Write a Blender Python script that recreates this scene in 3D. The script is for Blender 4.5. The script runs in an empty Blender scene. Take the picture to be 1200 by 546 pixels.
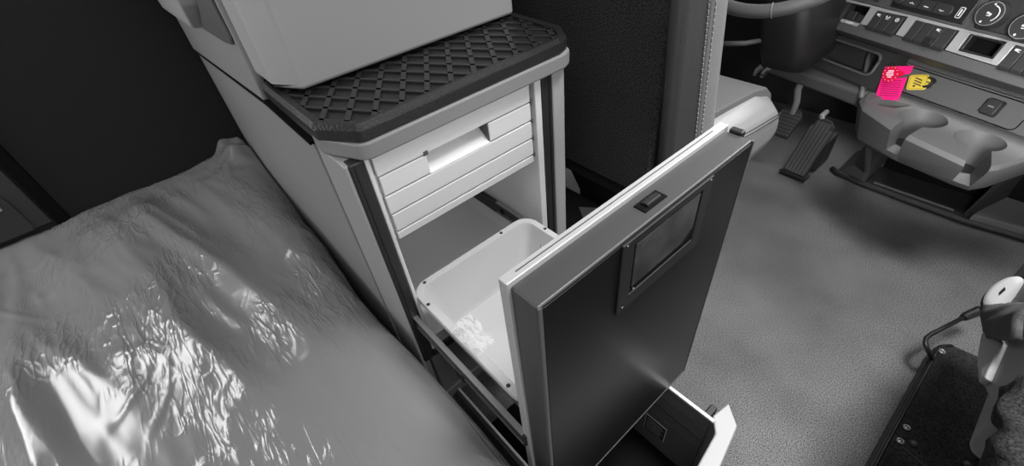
import bpy, bmesh, math, random
from mathutils import Vector, Matrix, noise
random.seed(7)
S = bpy.context.scene
C = bpy.context.collection
V = Vector

# ------------------------------------------------------------------ materials
def mat(name, col, rough=0.5, metal=0.0, spec=0.5, bump=0.0, scale=200.0, var=0.0, vscale=6.0, coat=0.0, emit=0.0):
    m = bpy.data.materials.new(name); m.use_nodes = True
    nt = m.node_tree; N = nt.nodes; L = nt.links
    b = N['Principled BSDF']
    c = col if isinstance(col, tuple) else (col, col, col)
    b.inputs['Base Color'].default_value = (*c, 1)
    b.inputs['Roughness'].default_value = rough
    b.inputs['Metallic'].default_value = metal
    b.inputs['Specular IOR Level'].default_value = spec
    b.inputs['Coat Weight'].default_value = coat
    tc = N.new('ShaderNodeTexCoord')
    if bump:
        n = N.new('ShaderNodeTexNoise'); n.inputs['Scale'].default_value = scale; n.inputs['Detail'].default_value = 3
        L.new(tc.outputs['Object'], n.inputs['Vector'])
        bp = N.new('ShaderNodeBump'); bp.inputs['Strength'].default_value = bump; bp.inputs['Distance'].default_value = 0.004
        L.new(n.outputs['Fac'], bp.inputs['Height']); L.new(bp.outputs['Normal'], b.inputs['Normal'])
    if var:
        n2 = N.new('ShaderNodeTexNoise'); n2.inputs['Scale'].default_value = vscale; n2.inputs['Detail'].default_value = 5
        L.new(tc.outputs['Object'], n2.inputs['Vector'])
        mr = N.new('ShaderNodeMapRange'); mr.inputs['From Min'].default_value = 0.3; mr.inputs['From Max'].default_value = 0.7
        mr.inputs['To Min'].default_value = 1 - var; mr.inputs['To Max'].default_value = 1 + var
        L.new(n2.outputs['Fac'], mr.inputs['Value'])
        mx = N.new('ShaderNodeVectorMath'); mx.operation = 'SCALE'; mx.inputs[0].default_value = c
        L.new(mr.outputs['Result'], mx.inputs['Scale']); L.new(mx.outputs['Vector'], b.inputs['Base Color'])
    return m

def carpet_mat(name, col, speck, scale=900, big=5.0, bigvar=0.35):
    m = mat(name, col, 0.95, spec=0.15)
    nt = m.node_tree; N = nt.nodes; L = nt.links; b = N['Principled BSDF']
    tc = N.new('ShaderNodeTexCoord')
    n = N.new('ShaderNodeTexNoise'); n.inputs['Scale'].default_value = scale; n.inputs['Detail'].default_value = 2
    n.inputs['Roughness'].default_value = 0.7
    w = N.new('ShaderNodeTexNoise'); w.inputs['Scale'].default_value = big; w.inputs['Detail'].default_value = 6
    L.new(tc.outputs['Object'], n.inputs['Vector']); L.new(tc.outputs['Object'], w.inputs['Vector'])
    r1 = N.new('ShaderNodeMapRange'); r1.inputs['From Min'].default_value = 0.3; r1.inputs['From Max'].default_value = 0.7
    r1.inputs['To Min'].default_value = 1 - speck; r1.inputs['To Max'].default_value = 1 + speck
    r2 = N.new('ShaderNodeMapRange'); r2.inputs['From Min'].default_value = 0.3; r2.inputs['From Max'].default_value = 0.7
    r2.inputs['To Min'].default_value = 1 - bigvar; r2.inputs['To Max'].default_value = 1 + bigvar
    L.new(n.outputs['Fac'], r1.inputs['Value']); L.new(w.outputs['Fac'], r2.inputs['Value'])
    mu = N.new('ShaderNodeMath'); mu.operation = 'MULTIPLY'
    L.new(r1.outputs['Result'], mu.inputs[0]); L.new(r2.outputs['Result'], mu.inputs[1])
    sc = N.new('ShaderNodeVectorMath'); sc.operation = 'SCALE'; sc.inputs[0].default_value = (col, col, col)
    L.new(mu.outputs[0], sc.inputs['Scale']); L.new(sc.outputs['Vector'], b.inputs['Base Color'])
    bp = N.new('ShaderNodeBump'); bp.inputs['Strength'].default_value = 0.6; bp.inputs['Distance'].default_value = 0.003
    L.new(n.outputs['Fac'], bp.inputs['Height']); L.new(bp.outputs['Normal'], b.inputs['Normal'])
    return m

def film_mat():
    m = bpy.data.materials.new('clear_film'); m.use_nodes = True
    nt = m.node_tree; N = nt.nodes; L = nt.links; b = N['Principled BSDF']; out = N['Material Output']
    b.inputs['Base Color'].default_value = (0.26, 0.26, 0.263, 1)
    b.inputs['Roughness'].default_value = 0.20
    b.inputs['Specular IOR Level'].default_value = 0.95
    b.inputs['IOR'].default_value = 1.5
    tc = N.new('ShaderNodeTexCoord')
    mp = N.new('ShaderNodeMapping'); mp.inputs['Rotation'].default_value = (0, 0, math.radians(-12))
    L.new(tc.outputs['Object'], mp.inputs['Vector'])
    # straight little creases in several directions
    acc = None
    for ang, sx, sy, wt in ((34, 9, 34, .7), (-38, 9, 40, .7), (75, 10, 32, .6), (-8, 7, 46, .6), (118, 12, 30, .5)):
        mq = N.new('ShaderNodeMapping'); mq.inputs['Rotation'].default_value = (0, 0, math.radians(ang)); mq.inputs['Scale'].default_value = (sx, sy, 10)
        L.new(tc.outputs['Object'], mq.inputs['Vector'])
        nz = N.new('ShaderNodeTexNoise'); nz.inputs['Scale'].default_value = 1.0; nz.inputs['Detail'].default_value = 1.5; nz.inputs['Distortion'].default_value = 0.3
        L.new(mq.outputs['Vector'], nz.inputs['Vector'])
        # ridge: 1 - |2n-1| * k, clamped
        a = N.new('ShaderNodeMath'); a.operation = 'SUBTRACT'; a.inputs[1].default_value = 0.5
        L.new(nz.outputs['Fac'], a.inputs[0])
        ab = N.new('ShaderNodeMath'); ab.operation = 'ABSOLUTE'; L.new(a.outputs[0], ab.inputs[0])
        rr = N.new('ShaderNodeMapRange'); rr.inputs['From Min'].default_value = 0; rr.inputs['From Max'].default_value = 0.05
        rr.inputs['To Min'].default_value = wt; rr.inputs['To Max'].default_value = 0
        L.new(ab.outputs[0], rr.inputs['Value'])
        if acc is None: acc = rr.outputs['Result']
        else:
            ad = N.new('ShaderNodeMath'); ad.operation = 'ADD'; L.new(acc, ad.inputs[0]); L.new(rr.outputs['Result'], ad.inputs[1]); acc = ad.outputs[0]
    msk = N.new('ShaderNodeTexNoise'); msk.inputs['Scale'].default_value = 5.5; msk.inputs['Detail'].default_value = 2
    L.new(tc.outputs['Object'], msk.inputs['Vector'])
    mk = N.new('ShaderNodeMapRange'); mk.inputs['From Min'].default_value = 0.42; mk.inputs['From Max'].default_value = 0.62
    L.new(msk.outputs['Fac'], mk.inputs['Value'])
    mm = N.new('ShaderNodeMath'); mm.operation = 'MULTIPLY'; L.new(acc, mm.inputs[0]); L.new(mk.outputs['Result'], mm.inputs[1])
    bp = N.new('ShaderNodeBump'); bp.inputs['Strength'].default_value = 0.42; bp.inputs['Distance'].default_value = 0.004
    L.new(mm.outputs[0], bp.inputs['Height']); L.new(bp.outputs['Normal'], b.inputs['Normal'])
    # the film itself is half clear
    tr = N.new('ShaderNodeBsdfTransparent'); mix = N.new('ShaderNodeMixShader')
    mix.inputs['Fac'].default_value = 0.72
    L.new(tr.outputs[0], mix.inputs[1]); L.new(b.outputs[0], mix.inputs[2]); L.new(mix.outputs[0], out.inputs['Surface'])
    return m

M = dict(
    carpet=carpet_mat('floor_carpet', 0.13, 1.0, 380, 2.6, 0.34),
    seat_carpet=carpet_mat('rear_panel_carpet', 0.055, 0.9, 380, 4, 0.15),
    panel_carpet=carpet_mat('panel_carpet', 0.032, 0.8, 260, 8, 0.3),
    wall=mat('dark_wall_fabric', 0.016, 0.8, spec=0.25, bump=0.5, scale=500),
    wall_low=mat('lower_wall_plastic', 0.030, 0.6, bump=0.2, scale=700),
    grey=mat('grey_plastic', 0.27, 0.5, bump=0.06, scale=900),
    grey_lt=mat('light_grey_plastic', 0.36, 0.48, bump=0.06, scale=900),
    grey_box=mat('hutch_plastic', 0.37, 0.55, bump=0.06, scale=900),
    grey_dk=mat('dark_grey_plastic', 0.085, 0.5, bump=0.1, scale=700),
    trim=mat('counter_trim', 0.24, 0.45, bump=0.05, scale=900),
    white=mat('white_plastic', 0.72, 0.45),
    bin=mat('bin_plastic', 0.47, 0.42),
    liner=mat('liner_grey', 0.55, 0.5),
    gasket=mat('rubber_gasket', 0.018, 0.5),
    rail_grey=mat('rail_grey', 0.15, 0.5),
    shroud=mat('shroud', 0.016, 0.5, bump=.15, scale=500),
    flap=mat('flap_cloth', 0.055, 0.8, bump=.3, scale=500),
    shield=mat('shield_plastic', 0.17, 0.5, bump=.1, scale=600),
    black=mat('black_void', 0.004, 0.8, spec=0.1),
    rubber=mat('mat_rubber', 0.020, 0.36, spec=0.5, bump=0.25, scale=300),
    rubber_rib=mat('mat_rib', 0.028, 0.33, bump=0.1, scale=300),
    alu=mat('aluminium', 0.55, 0.38, metal=0.35),
    door_side=mat('door_edge', 0.10, 0.42, metal=0.6, bump=0.05, scale=500),
    door_front=mat('door_front_black', 0.007, 0.30, spec=.32, var=0.2, vscale=9),
    dplast=mat('black_plastic', 0.014, 0.4),
    gloss=mat('gloss_plate', 0.05, 0.22, var=0.5, vscale=22),
    steel=mat('steel', 0.35, 0.35, metal=0.8),
    leather=mat('dark_leather', 0.040, 0.45, bump=0.2, scale=350),
    leather_lt=mat('pale_leather', 0.20, 0.45, bump=0.25, scale=420),
    cushion=mat('cushion_side', 0.19, 0.42, bump=0.15, scale=350),
    seat_fab=mat('seat_fabric', 0.085, 0.75, bump=0.6, scale=420),
    stitch=mat('thread', 0.30, 0.7),
    dash=mat('dash_plastic', 0.070, 0.5, bump=0.18, scale=600),
    dash_dk=mat('dash_dark', 0.022, 0.5, bump=0.18, scale=600),
    dash_mid=mat('console_plastic', 0.105, 0.48, bump=0.15, scale=600),
    silver=mat('silver_trim', 0.40, 0.38, metal=0.3),
    switch=mat('switch_plastic', 0.028, 0.42),
    icon=mat('icon_white', 0.75, 0.5),
    pink=mat('pink_card', (0.86, 0.012, 0.20), 0.5),
    red=mat('red_card', (0.70, 0.004, 0.05), 0.4),
    yellow=mat('yellow_card', (0.72, 0.55, 0.06), 0.4),
    ink=mat('ink', (0.20, 0.004, 0.05), 0.6),
    ink_k=mat('black_ink', 0.02, 0.6),
    tag_white=mat('tag_white', (0.9, 0.7, 0.8), 0.5),
    mattress=mat('mattress_cloth', 0.22, 0.8, bump=0.2, scale=300),
    paper=mat('paper', 0.30, 0.6),
    pedal=mat('pedal_rubber', 0.085, 0.45),
    fleece=carpet_mat('fleece', 0.020, 0.9, 300, 12, 0.6),
    knob_pale=mat('pale_knob', 0.42, 0.45),
    wheel=mat('wheel_leather', 0.12, 0.42, bump=0.15, scale=400),
    film=film_mat(),
)
# clear crumpled scrap
def scrap_mat():
    m = bpy.data.materials.new('clear_scrap'); m.use_nodes = True
    nt = m.node_tree; N = nt.nodes; L = nt.links; b = N['Principled BSDF']; out = N['Material Output']
    b.inputs['Base Color'].default_value = (0.8, 0.8, 0.8, 1); b.inputs['Roughness'].default_value = 0.15
    tr = N.new('ShaderNodeBsdfTransparent'); mix = N.new('ShaderNodeMixShader'); mix.inputs['Fac'].default_value = 0.38
    L.new(tr.outputs[0], mix.inputs[1]); L.new(b.outputs[0], mix.inputs[2]); L.new(mix.outputs[0], out.inputs['Surface'])
    return m
M['scrap'] = scrap_mat()

# ------------------------------------------------------------------ mesh helpers
class MB:
    def __init__(s, mx=None): s.v = []; s.f = []; s.mx = mx
    def add(s, vs, fs):
        o = len(s.v)
        for p in vs:
            p = V(p); s.v.append(s.mx @ p if s.mx else p)
        s.f += [tuple(i + o for i in f) for f in fs]; return s
    def box(s, x0, x1, y0, y1, z0, z1):
        return s.loft([[(x0, y0, z0), (x1, y0, z0), (x1, y1, z0), (x0, y1, z0)], [(x0, y0, z1), (x1, y0, z1), (x1, y1, z1), (x0, y1, z1)]])
    def loft(s, rings, caps=True, closed=True):
        n = len(rings[0]); vs = [p for r in rings for p in r]; fs = []
        for k in range(len(rings) - 1):
            for i in range(n if closed else n - 1):
                j = (i + 1) % n
                fs.append((k * n + i, k * n + j, (k + 1) * n + j, (k + 1) * n + i))
        if caps:
            fs.append(tuple(reversed(range(n)))); fs.append(tuple(range((len(rings) - 1) * n, len(rings) * n)))
        return s.add(vs, fs)
    def prism(s, poly, axis, a, b):
        def p3(q, t): return {'z': (q[0], q[1], t), 'y': (q[0], t, q[1]), 'x': (t, q[0], q[1])}[axis]
        return s.loft([[p3(q, a) for q in poly], [p3(q, b) for q in poly]])
    def tube(s, path, r, n=10, caps=True):
        path = [V(p) for p in path]; rings = []
        up = V((0, 0, 1)); prev = None
        for i, p in enumerate(path):
            d = (path[min(i + 1, len(path) - 1)] - path[max(i - 1, 0)]).normalized()
            if prev is None:
                u = d.cross(up); u = u.normalized() if u.length > 1e-3 else d.cross(V((1, 0, 0))).normalized()
            else:
                u = (prev - d * prev.dot(d)).normalized()
            prev = u; w = d.cross(u)
            rr = r[i] if isinstance(r, (list, tuple)) else r
            rings.append([p + u * rr * math.cos(2 * math.pi * k / n) + w * rr * math.sin(2 * math.pi * k / n) for k in range(n)])
        return s.loft(rings, caps)
    def lathe(s, c, ax, prof, n=24):   # prof: (radius, height) along ax from c
        ax = V(ax).normalized(); u = ax.cross(V((0, 0, 1))) if abs(ax.z) < .9 else ax.cross(V((1, 0, 0))); u.normalize(); w = ax.cross(u); c = V(c)
        return s.loft([[c + ax * h + (u * math.cos(2 * math.pi * k / n) + w * math.sin(2 * math.pi * k / n)) * max(r, 1e-4) for k in range(n)] for r, h in prof])
    def build(s, name, m, parent=None, bevel=0.0, seg=2, smooth=None, sub=0):
        me = bpy.data.meshes.new(name); me.from_pydata([tuple(p) for p in s.v], [], s.f); me.validate()
        bm = bmesh.new(); bm.from_mesh(me); bmesh.ops.recalc_face_normals(bm, faces=bm.faces); bm.to_mesh(me); bm.free()
        me.materials.append(M[m]); o = bpy.data.objects.new(name, me); C.objects.link(o)
        if parent: attach(o, parent)
        if sub:
            md = o.modifiers.new('sub', 'SUBSURF'); md.levels = sub; md.render_levels = sub
        if bevel:
            md = o.modifiers.new('bevel', 'BEVEL'); md.width = bevel; md.segments = seg; md.limit_method = 'ANGLE'; md.angle_limit = math.radians(30); md.harden_normals = True
        if smooth or (smooth is None and bevel) or sub:
            for p in me.polygons: p.use_smooth = True
        return o

def attach(o, parent):
    bpy.context.view_layer.update()
    o.parent = parent; o.matrix_parent_inverse = parent.matrix_world.inverted()
def tag(o, label, cat, group=None, kind=None):
    o['label'] = label; o['category'] = cat
    if group: o['group'] = group
    if kind: o['kind'] = kind
    return o
def thing(name, label, cat, loc, group=None):
    o = bpy.data.objects.new(name, None); o.empty_display_size = .05; o.location = loc; C.objects.link(o)
    bpy.context.view_layer.update()
    return tag(o, label, cat, group)
def struct(o): o['kind'] = 'structure'; return o
def frame(outer, inner, axis, a, b):
    # a closed ring of material between two outlines with the same number of points
    def p3(q, t): return {'z': (q[0], q[1], t), 'y': (q[0], t, q[1]), 'x': (t, q[0], q[1])}[axis]
    m = MB(); n = len(outer)
    rings = [[p3(outer[i], a), p3(outer[i], b), p3(inner[i], b), p3(inner[i], a)] for i in range(n)]
    return m.loft(rings + [rings[0]], caps=False)
def rect(a0, a1, b0, b1): return [(a0, b0), (a1, b0), (a1, b1), (a0, b1)]
def smooth_angle(o, deg=35):
    me = o.data
    for p in me.polygons: p.use_smooth = True
    me.set_sharp_from_angle(angle=math.radians(deg)); return o
def rrect(x0, x1, y0, y1, r, n=5):
    pts = []
    for cx, cy, a in ((x1 - r, y1 - r, 0), (x0 + r, y1 - r, 90), (x0 + r, y0 + r, 180), (x1 - r, y0 + r, 270)):
        for k in range(n + 1):
            t = math.radians(a + 90 * k / n); pts.append((cx + r * math.cos(t), cy + r * math.sin(t)))
    return pts
def boolean(o, cutters, op='DIFFERENCE'):
    for cobj in cutters:
        md = o.modifiers.new('b', 'BOOLEAN'); md.operation = op; md.object = cobj; md.solver = 'EXACT'
        bpy.context.view_layer.update()
        dg = bpy.context.evaluated_depsgraph_get()
        me = bpy.data.meshes.new_from_object(o.evaluated_get(dg))
        o.modifiers.clear(); o.data = me
        bpy.data.objects.remove(cobj, do_unlink=True)
def clip(poly, a, b, c):   # keep a*x+b*y<=c
    out = []
    for i in range(len(poly)):
        p, q = poly[i], poly[(i + 1) % len(poly)]
        dp, dq = a * p[0] + b * p[1] - c, a * q[0] + b * q[1] - c
        if dp <= 0: out.append(p)
        if (dp < 0 < dq) or (dq < 0 < dp):
            t = dp / (dp - dq); out.append((p[0] + t * (q[0] - p[0]), p[1] + t * (q[1] - p[1])))
    return out
def clip_to(poly, conv):       # conv: counter-clockwise convex
    for i in range(len(conv)):
        p, q = conv[i], conv[(i + 1) % len(conv)]
        a, b = q[1] - p[1], -(q[0] - p[0]); poly = clip(poly, a, b, a * p[0] + b * p[1])
        if len(poly) < 3: return []
    return poly
def fbm(x, y, z=0.0): return noise.noise(V((x, y, z)))

WX = -1.285      # inner face of the left wall
F = -0.489       # front plane of the cabinet

# ------------------------------------------------------------------ the setting
struct(MB().box(WX - .03, 2.2, -1.0, 2.4, -.03, 0).build('floor', 'carpet'))
struct(MB().box(WX - .03, WX, -1.0, 2.4, 0, 2.0).build('wall_left', 'wall'))
struct(MB().box(WX, 2.2, 2.33, 2.36, 0, .85).build('wall_front', 'dash_dk'))
struct(MB().box(WX, WX + .007, -.299, -.273, .45, 1.15).build('trim_1', 'black', bevel=.003))
loc = thing('side_locker', 'dark grey side locker panel at the far left edge, above the plastic-wrapped mattress', 'locker', (WX, -.5, .45))
mb = MB(); mb.box(WX, WX + .006, -.95, -.302, .590, .95); mb.build('frame_panel', 'wall_low', loc, bevel=.003)
mb = MB(); pr = [(-.95, .590), (-.335, .590), (-.331, .60)] + [(-.331 - .05 + .05 * math.cos(t), .66 + .05 * math.sin(t)) for t in [math.pi / 2 * k / 5 for k in range(6)]] + [(-.95, .71)]
mb.prism(pr, 'x', WX + .006, WX + .012); mb.build('door_panel', 'wall_low', loc, bevel=.003)
mb = MB(); mb.box(WX + .012, WX + .018, -.385, -.347, .655, .672); mb.build('latch', 'grey_lt', loc, bevel=.002)
struct(MB().box(-1.2, -.47, .56, .83, 0, .30).build('trim_2', 'panel_carpet', bevel=.01))

# ------------------------------------------------------------------ bunk: base, mattress, film
bb = MB(); bb.box(WX + .01, .35, -.93, .09, 0, .30)
tag(bb.build('bunk_base', 'grey_dk', bevel=.01), 'dark grey bunk base carrying the mattress, beside the pull-out bin cabinet', 'bunk')
mt = MB(); mt.box(WX + .012, .36, -.94, .098, .302, .556)
tag(mt.build('mattress', 'mattress', bevel=.045, seg=4), 'pale grey bunk mattress under the clear plastic film', 'mattress')

def ridge(v, k): return math.exp(-(v / k) ** 2)
def film_height(x, y):
    c = y * .98 - x * .20; l = x * .98 + y * .20
    wv = .030 * fbm(l * 1.6, c * 2.0, 3.1) + .006 * fbm(l * 6, c * 6, 13)
    h = 0
    for k, (fr, am, st, w) in enumerate(((4.6, .026, .22, .16), (9.0, .015, .16, .15), (19, .0045, .14, .16), (37, .0014, .2, .2))):
        n = fbm((c + wv) * fr, l * fr * st, 10 + 7 * k)
        h += am * (1 - 2.6 * math.sqrt(n * n + .001))
    # a few tight tucks that run out of the folds
    n = fbm(c * 9 + 1.5 * fbm(l * 3, c * 3, 8), l * 4.0, 77); m = max(0, fbm(x * 4, y * 4, 31) + .1)
    h += .011 * m * max(0, 1 - 7 * abs(n))
    h += .005 * m * fbm(x * 11, y * 11, 71)
    n = fbm(c * 16 + l * 9, l * 7 - c * 5, 57); h += .007 * m * max(0, 1 - 6 * abs(n))
    far = max(0, min(1, (-x - .15) / .5)); wall = min(1, (x - WX) / .12)
    edge = max(0, min(1, (.10 - y) / .25))
    return h * (.45 + .55 * far) * (.40 + .60 * edge) * (.25 + .75 * wall)
nx, ny = 330, 210
x0, x1 = WX + .004, .30; smax = .13 + .16; s0 = -.80
verts = []; faces = []
edge_y, rad = .045, .062
for i in range(nx + 1):
    x = x0 + (x1 - x0) * i / nx
    ey = edge_y + .012 * fbm(x * 2.3, 1.7, 5) - .012 * math.exp(-((x + .62) / .16) ** 2)
    if x < -.95: ey += .028 * min(1, (-.95 - x) / .2)
    for j in range(ny + 1):
        s = s0 + (edge_y + rad * math.pi / 2 + .10 - s0) * j / ny
        h = film_height(x, min(s, .12))
        if s <= ey: p = V((x, s, .562)); n = V((0, 0, 1))
        else:
            t = min((s - ey) / rad, math.pi / 2)
            p = V((x, ey + rad * math.sin(t), .562 - rad * (1 - math.cos(t)))); n = V((0, math.sin(t), math.cos(t)))
            ex = (s - ey) - rad * math.pi / 2
            if ex > 0: p.z -= ex; p.y = p.y + .0
            h *= .35 + .65 * math.cos(t)
        # bunched against the wall and the cabinet corner
        wallu = math.exp(-((x - x0) / .05) ** 2)
        crn = math.exp(-((x + 1.25) / .07) ** 2 - ((s - .10) / .06) ** 2)
        p = p + n * (h + .004) + V((0, 0, .012 * wallu + .050 * crn * (1 + .6 * fbm(x * 30, s * 30, 2))))
        p.y = min(p.y, .122)
        p.x = max(p.x, WX + .003)
        verts.append(p)
for i in range(nx):
    for j in range(ny):
        a = i * (ny + 1) + j; faces.append((a, a + 1, a + ny + 2, a + ny + 1))
fm = MB(); fm.add(verts, faces)
film = fm.build('plastic_film', 'film', smooth=True)
tag(film, 'clear crinkled plastic film wrapped over the bunk mattress', 'plastic film')

# ------------------------------------------------------------------ storage cabinet
cab = thing('storage_cabinet', 'tall grey storage cabinet with its waste-bin door and lower drawer pulled out', 'cabinet', (-.88, .315, 0))
mb = MB(); mb.prism([(WX + .005, 0), (-.578, 0), (-.578, .865), (-.72, .868), (WX + .005, .833)], 'y', .126, .138); mb.build('side_panel', 'grey', cab, bevel=.003)
mb = MB(); mb.box(WX + .005, -.495, .493, .504, 0, .864); mb.build('side_panel', 'grey_dk', cab, bevel=.002)
mb = MB(); mb.prism([(-.574, .128), (-.489, .128), (-.489, .132), (-.50, .146), (-.574, .146)], 'z', .0, .865); mb.build('corner_post', 'grey_lt', cab, bevel=.002)
mb = MB(); mb.box(-.56, -.487, .476, .504, .0, .865); mb.build('corner_post', 'grey_lt', cab, bevel=.004)
# rubber gasket (both sides and the bottom), white inner frame
mb = MB()
mb.box(-.505, -.486, .1325, .153, .440, .866); mb.box(-.505, -.486, .453, .475, .440, .866); mb.box(-.505, -.487, .153, .453, .437, .456)
mb.build('gasket', 'gasket', cab, bevel=.003)
for ya in (.1385, .466): MB().box(-.487, -.4845, ya, ya + .002, .45, .862).build('gasket_bead', 'dplast', cab)
mb = MB(); mb.box(-1.1, -.488, .1535, .160, .457, .866); mb.box(-1.1, -.488, .439, .4525, .457, .866); mb.build('inner_frame', 'white', cab, bevel=.002)
mb = MB(); mb.box(-1.1, -.492, .160, .439, .457, .485); mb.box(-1.11, -1.1, .1535, .4525, .457, .86); mb.build('inner_lining', 'liner', cab)
mb = MB(); mb.box(-.52, -.489, .147, .492, .315, .437); mb.box(-.52, -.485, .147, .492, .285, .313); mb.build('front_rail', 'rail_grey', cab, bevel=.003)
# counter trim
T = [(WX + .005, .1385), (-.70, .1385), (-.69, .131), (-.562, .131), (-.558, .1235), (-.535, .1235), (-.480, .150), (-.474, .162), (-.474, .492), (-.482, .510), (-.51, .528), (WX + .005, .528)]
mb = MB(); mb.prism(T, 'z', .8665, .8905); mb.build('counter_trim', 'trim', cab, bevel=.005)

# ribbed inner drawer
mb = MB()
y0, y1 = .1635, .4285; zt = .862; pitch = .0312
gy0, gy1 = .237, .345
for k in range(5):
    a = zt - k * pitch; b = a - (pitch - .0022) if k < 4 else a - .0125
    L0 = y0 if k % 2 == 0 else y0 + .001
    if k == 1:
        mb.box(-.498, -.4885, L0, gy0, b, a); mb.box(-.498, -.4885, gy1, y1, b, a)
    else: mb.box(-.498, -.4885, L0, y1, b, a)
mb.box(-.56, -.4975, y0 - .0015, gy0, .7235, .861); mb.box(-.56, -.4975, gy1, y1 + .003, .7235, .861)
mb.box(-.56, -.4975, gy0, gy1, .7235, zt - 2 * pitch + .001); mb.box(-.56, -.4975, gy0, gy1, zt - pitch + .001, .861)
dr = mb.build('inner_drawer', 'white', cab, bevel=.0014)
mb = MB(); za, zb = zt - pitch + .001, zt - 2 * pitch + .001
mb.loft([[(-.4888, gy0, zb), (-.530, gy0, za), (-.545, gy0, za), (-.545, gy0, zb)], [(-.4888, gy1, zb), (-.530, gy1, za), (-.545, gy1, za), (-.545, gy1, zb)]])
mb.build('finger_scoop', 'white', dr)
mb = MB(); mb.loft([[(-.4905, gy1 - .0015, zb + .002), (-.530, gy1 - .0015, za), (-.4905, gy1 - .0015, za)], [(-.4905, gy1 + .002, zb + .002), (-.530, gy1 + .002, za), (-.4905, gy1 + .002, za)]]); mb.build('scoop_end_shade', 'grey_dk', dr)  # end wall coloured dark grey to stand for the shade inside the scoop
mb = MB(); mb.box(-.4895, -.488, gy0 - .004, gy0 + .003, za - .001, za + .0055); mb.build('scoop_notch', 'grey_dk', dr)
for k in range(4):
    zc = zt - (k + .97) * pitch; MB().box(-.4915, -.4880, y1 - .001, y1 + .0035, zc - .004, zc + .004).build('side_catch', 'grey_dk', dr)

# telescopic slides of the bin door
for yy, sg in ((.1445, 1), (.4325, -1)):
    mb = MB(); mb.box(-.80 if sg < 0 else -.62, -.215, yy, yy + sg * .003, .536, .566)
    for dz in (.537, .547, .553, .5625): mb.box(-.80 if sg < 0 else -.62, -.216, yy - .004, yy + .004, dz, dz + .0035)
    sl = mb.build('slide_rail', 'dplast', cab, bevel=.0008)
    mb = MB(); mb.box(-.372, -.352, yy - .006, yy + .006, .530, .552); mb.build('slide_clip', 'dplast', sl, bevel=.002)
    mb = MB(); mb.box(-.62, -.22, yy - .0045, yy + .004, .5655, .5667); mb.build('slide_bead', 'steel', sl)
    mb = MB(); mb.box(-.62, -.22, yy - .0045, yy, .5405, .5420); mb.build('slide_bead', 'steel', sl)
    if sg < 0:
        mb = MB(); mb.lathe((-.60, yy - .0042, .5515), (0, -1, 0), [(.006, 0), (.006, .001)]); mb.build('slide_hole', 'black', sl)

# door
mb = MB(); mb.box(-.211, -.177, .148, .490, .368, .858)
door = mb.build('door', 'door_side', cab, bevel=.0025)
mb = frame(rect(.1445, .4955, .364, .8635), rect(.152, .488, .372, .8555), 'x', -.2225, -.2105)
mb.build('rim', 'alu', door, bevel=.0012)
mb = MB(); mb.box(-.2172, -.2160, .160, .470, .8632, .8640); mb.build('rim_groove', 'grey_dk', door)
mb = MB(); mb.box(-.226, -.221, .152, .488, .372, .854); mb.build('inner_panel', 'white', door)
mb = MB(); mb.box(-.177, -.1752, .1525, .486, .372, .8555); mb.build('front_panel', 'door_front', door, bevel=.0006)
mb = MB(); mb.box(-.1772, -.1748, .1478, .1515, .368, .858); mb.box(-.1772, -.1748, .487, .4902, .368, .858); mb.box(-.1772, -.1748, .148, .49, .367, .3712); mb.build('edge_strip', 'grey_dk', door)
mb = MB(); mb.box(-.2015, -.1865, .303, .339, .8575, .8595); mb.build('latch_plate', 'black', door, bevel=.0008)
mb = MB(); mb.prism([(-.1995, .8595), (-.1885, .8595), (-.1900, .8632), (-.1965, .8632)], 'y', .310, .332); mb.build('latch_button', 'dplast', door, bevel=.0012)
mb = MB(); mb.box(-.2065, -.190, .4885, .498, .848, .8625); mb.build('end_clip', 'dplast', door, bevel=.002)
# card holder let into the front
ch = frame(rect(.252, .402, .757, .8575), rect(.270, .384, .776, .8485), 'x', -.1757, -.1722)
ch.build('card_holder', 'dplast', door, bevel=.0012)
mb = MB(); mb.box(-.1755, -.1728, .2735, .3815, .785, .8455); mb.build('card_window', 'gloss', door, bevel=.0006)
mb = MB(); mb.box(-.1755, -.1735, .270, .384, .775, .7835); mb.prism([(.360, .784), (.3835, .784), (.3835, .8), (.377, .795)], 'x', -.1729, -.1722); mb.build('card_slot', 'black', door)
for yy, zz in ((.260, .7635), (.276, .781), (.258, .8545), (.396, .8545)):
    sm = MB(); sm.lathe((-.1723, yy, zz), (1, 0, 0), [(.0013, 0), (.0010, .0006), (.0002, .0008)], 10); sm.build('screw', 'steel', door)

# lower drawer
mb = MB(); mb.box(-.50, -.100, .4815, .490, .028, .2895)
ld = mb.build('lower_drawer', 'rail_grey', cab)
mb = MB(); mb.box(-.50, -.100, .168, .1755, .028, .2895); mb.build('side_wall', 'grey_dk', ld)
mb = MB(); mb.box(-.50, -.094, .479, .487, .290, .2975); mb.build('top_lip', 'alu', ld, bevel=.002)
mb = MB(); mb.box(-.50, -.094, .1735, .1785, .290, .2965); mb.build('top_lip', 'alu', ld, bevel=.001)
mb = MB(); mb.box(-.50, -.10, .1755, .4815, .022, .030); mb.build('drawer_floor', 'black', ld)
mb = MB(); mb.box(-.50, -.101, .4795, .4815, .205, .212); mb.box(-.50, -.101, .4795, .4815, .165, .168); mb.box(-.50, -.101, .4800, .4815, .245, .249); mb.build('wall_rib', 'grey_dk', ld, bevel=.001)
mb = MB(); mb.prism([(-.103, .494), (-.082, .467), (-.073, .395), (-.060, .17), (-.030, .17), (-.043, .41), (-.0615, .508), (-.096, .538)], 'z', .03, .292); mb.build('drawer_front', 'grey_lt', ld, bevel=.004)
mb = MB(); mb.box(-.118, -.104, .488, .516, .262, .288); mb.build('dark_gap_block', 'dplast', ld, bevel=.003)  # dark block standing in for the dark gap beside the drawer front
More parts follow.
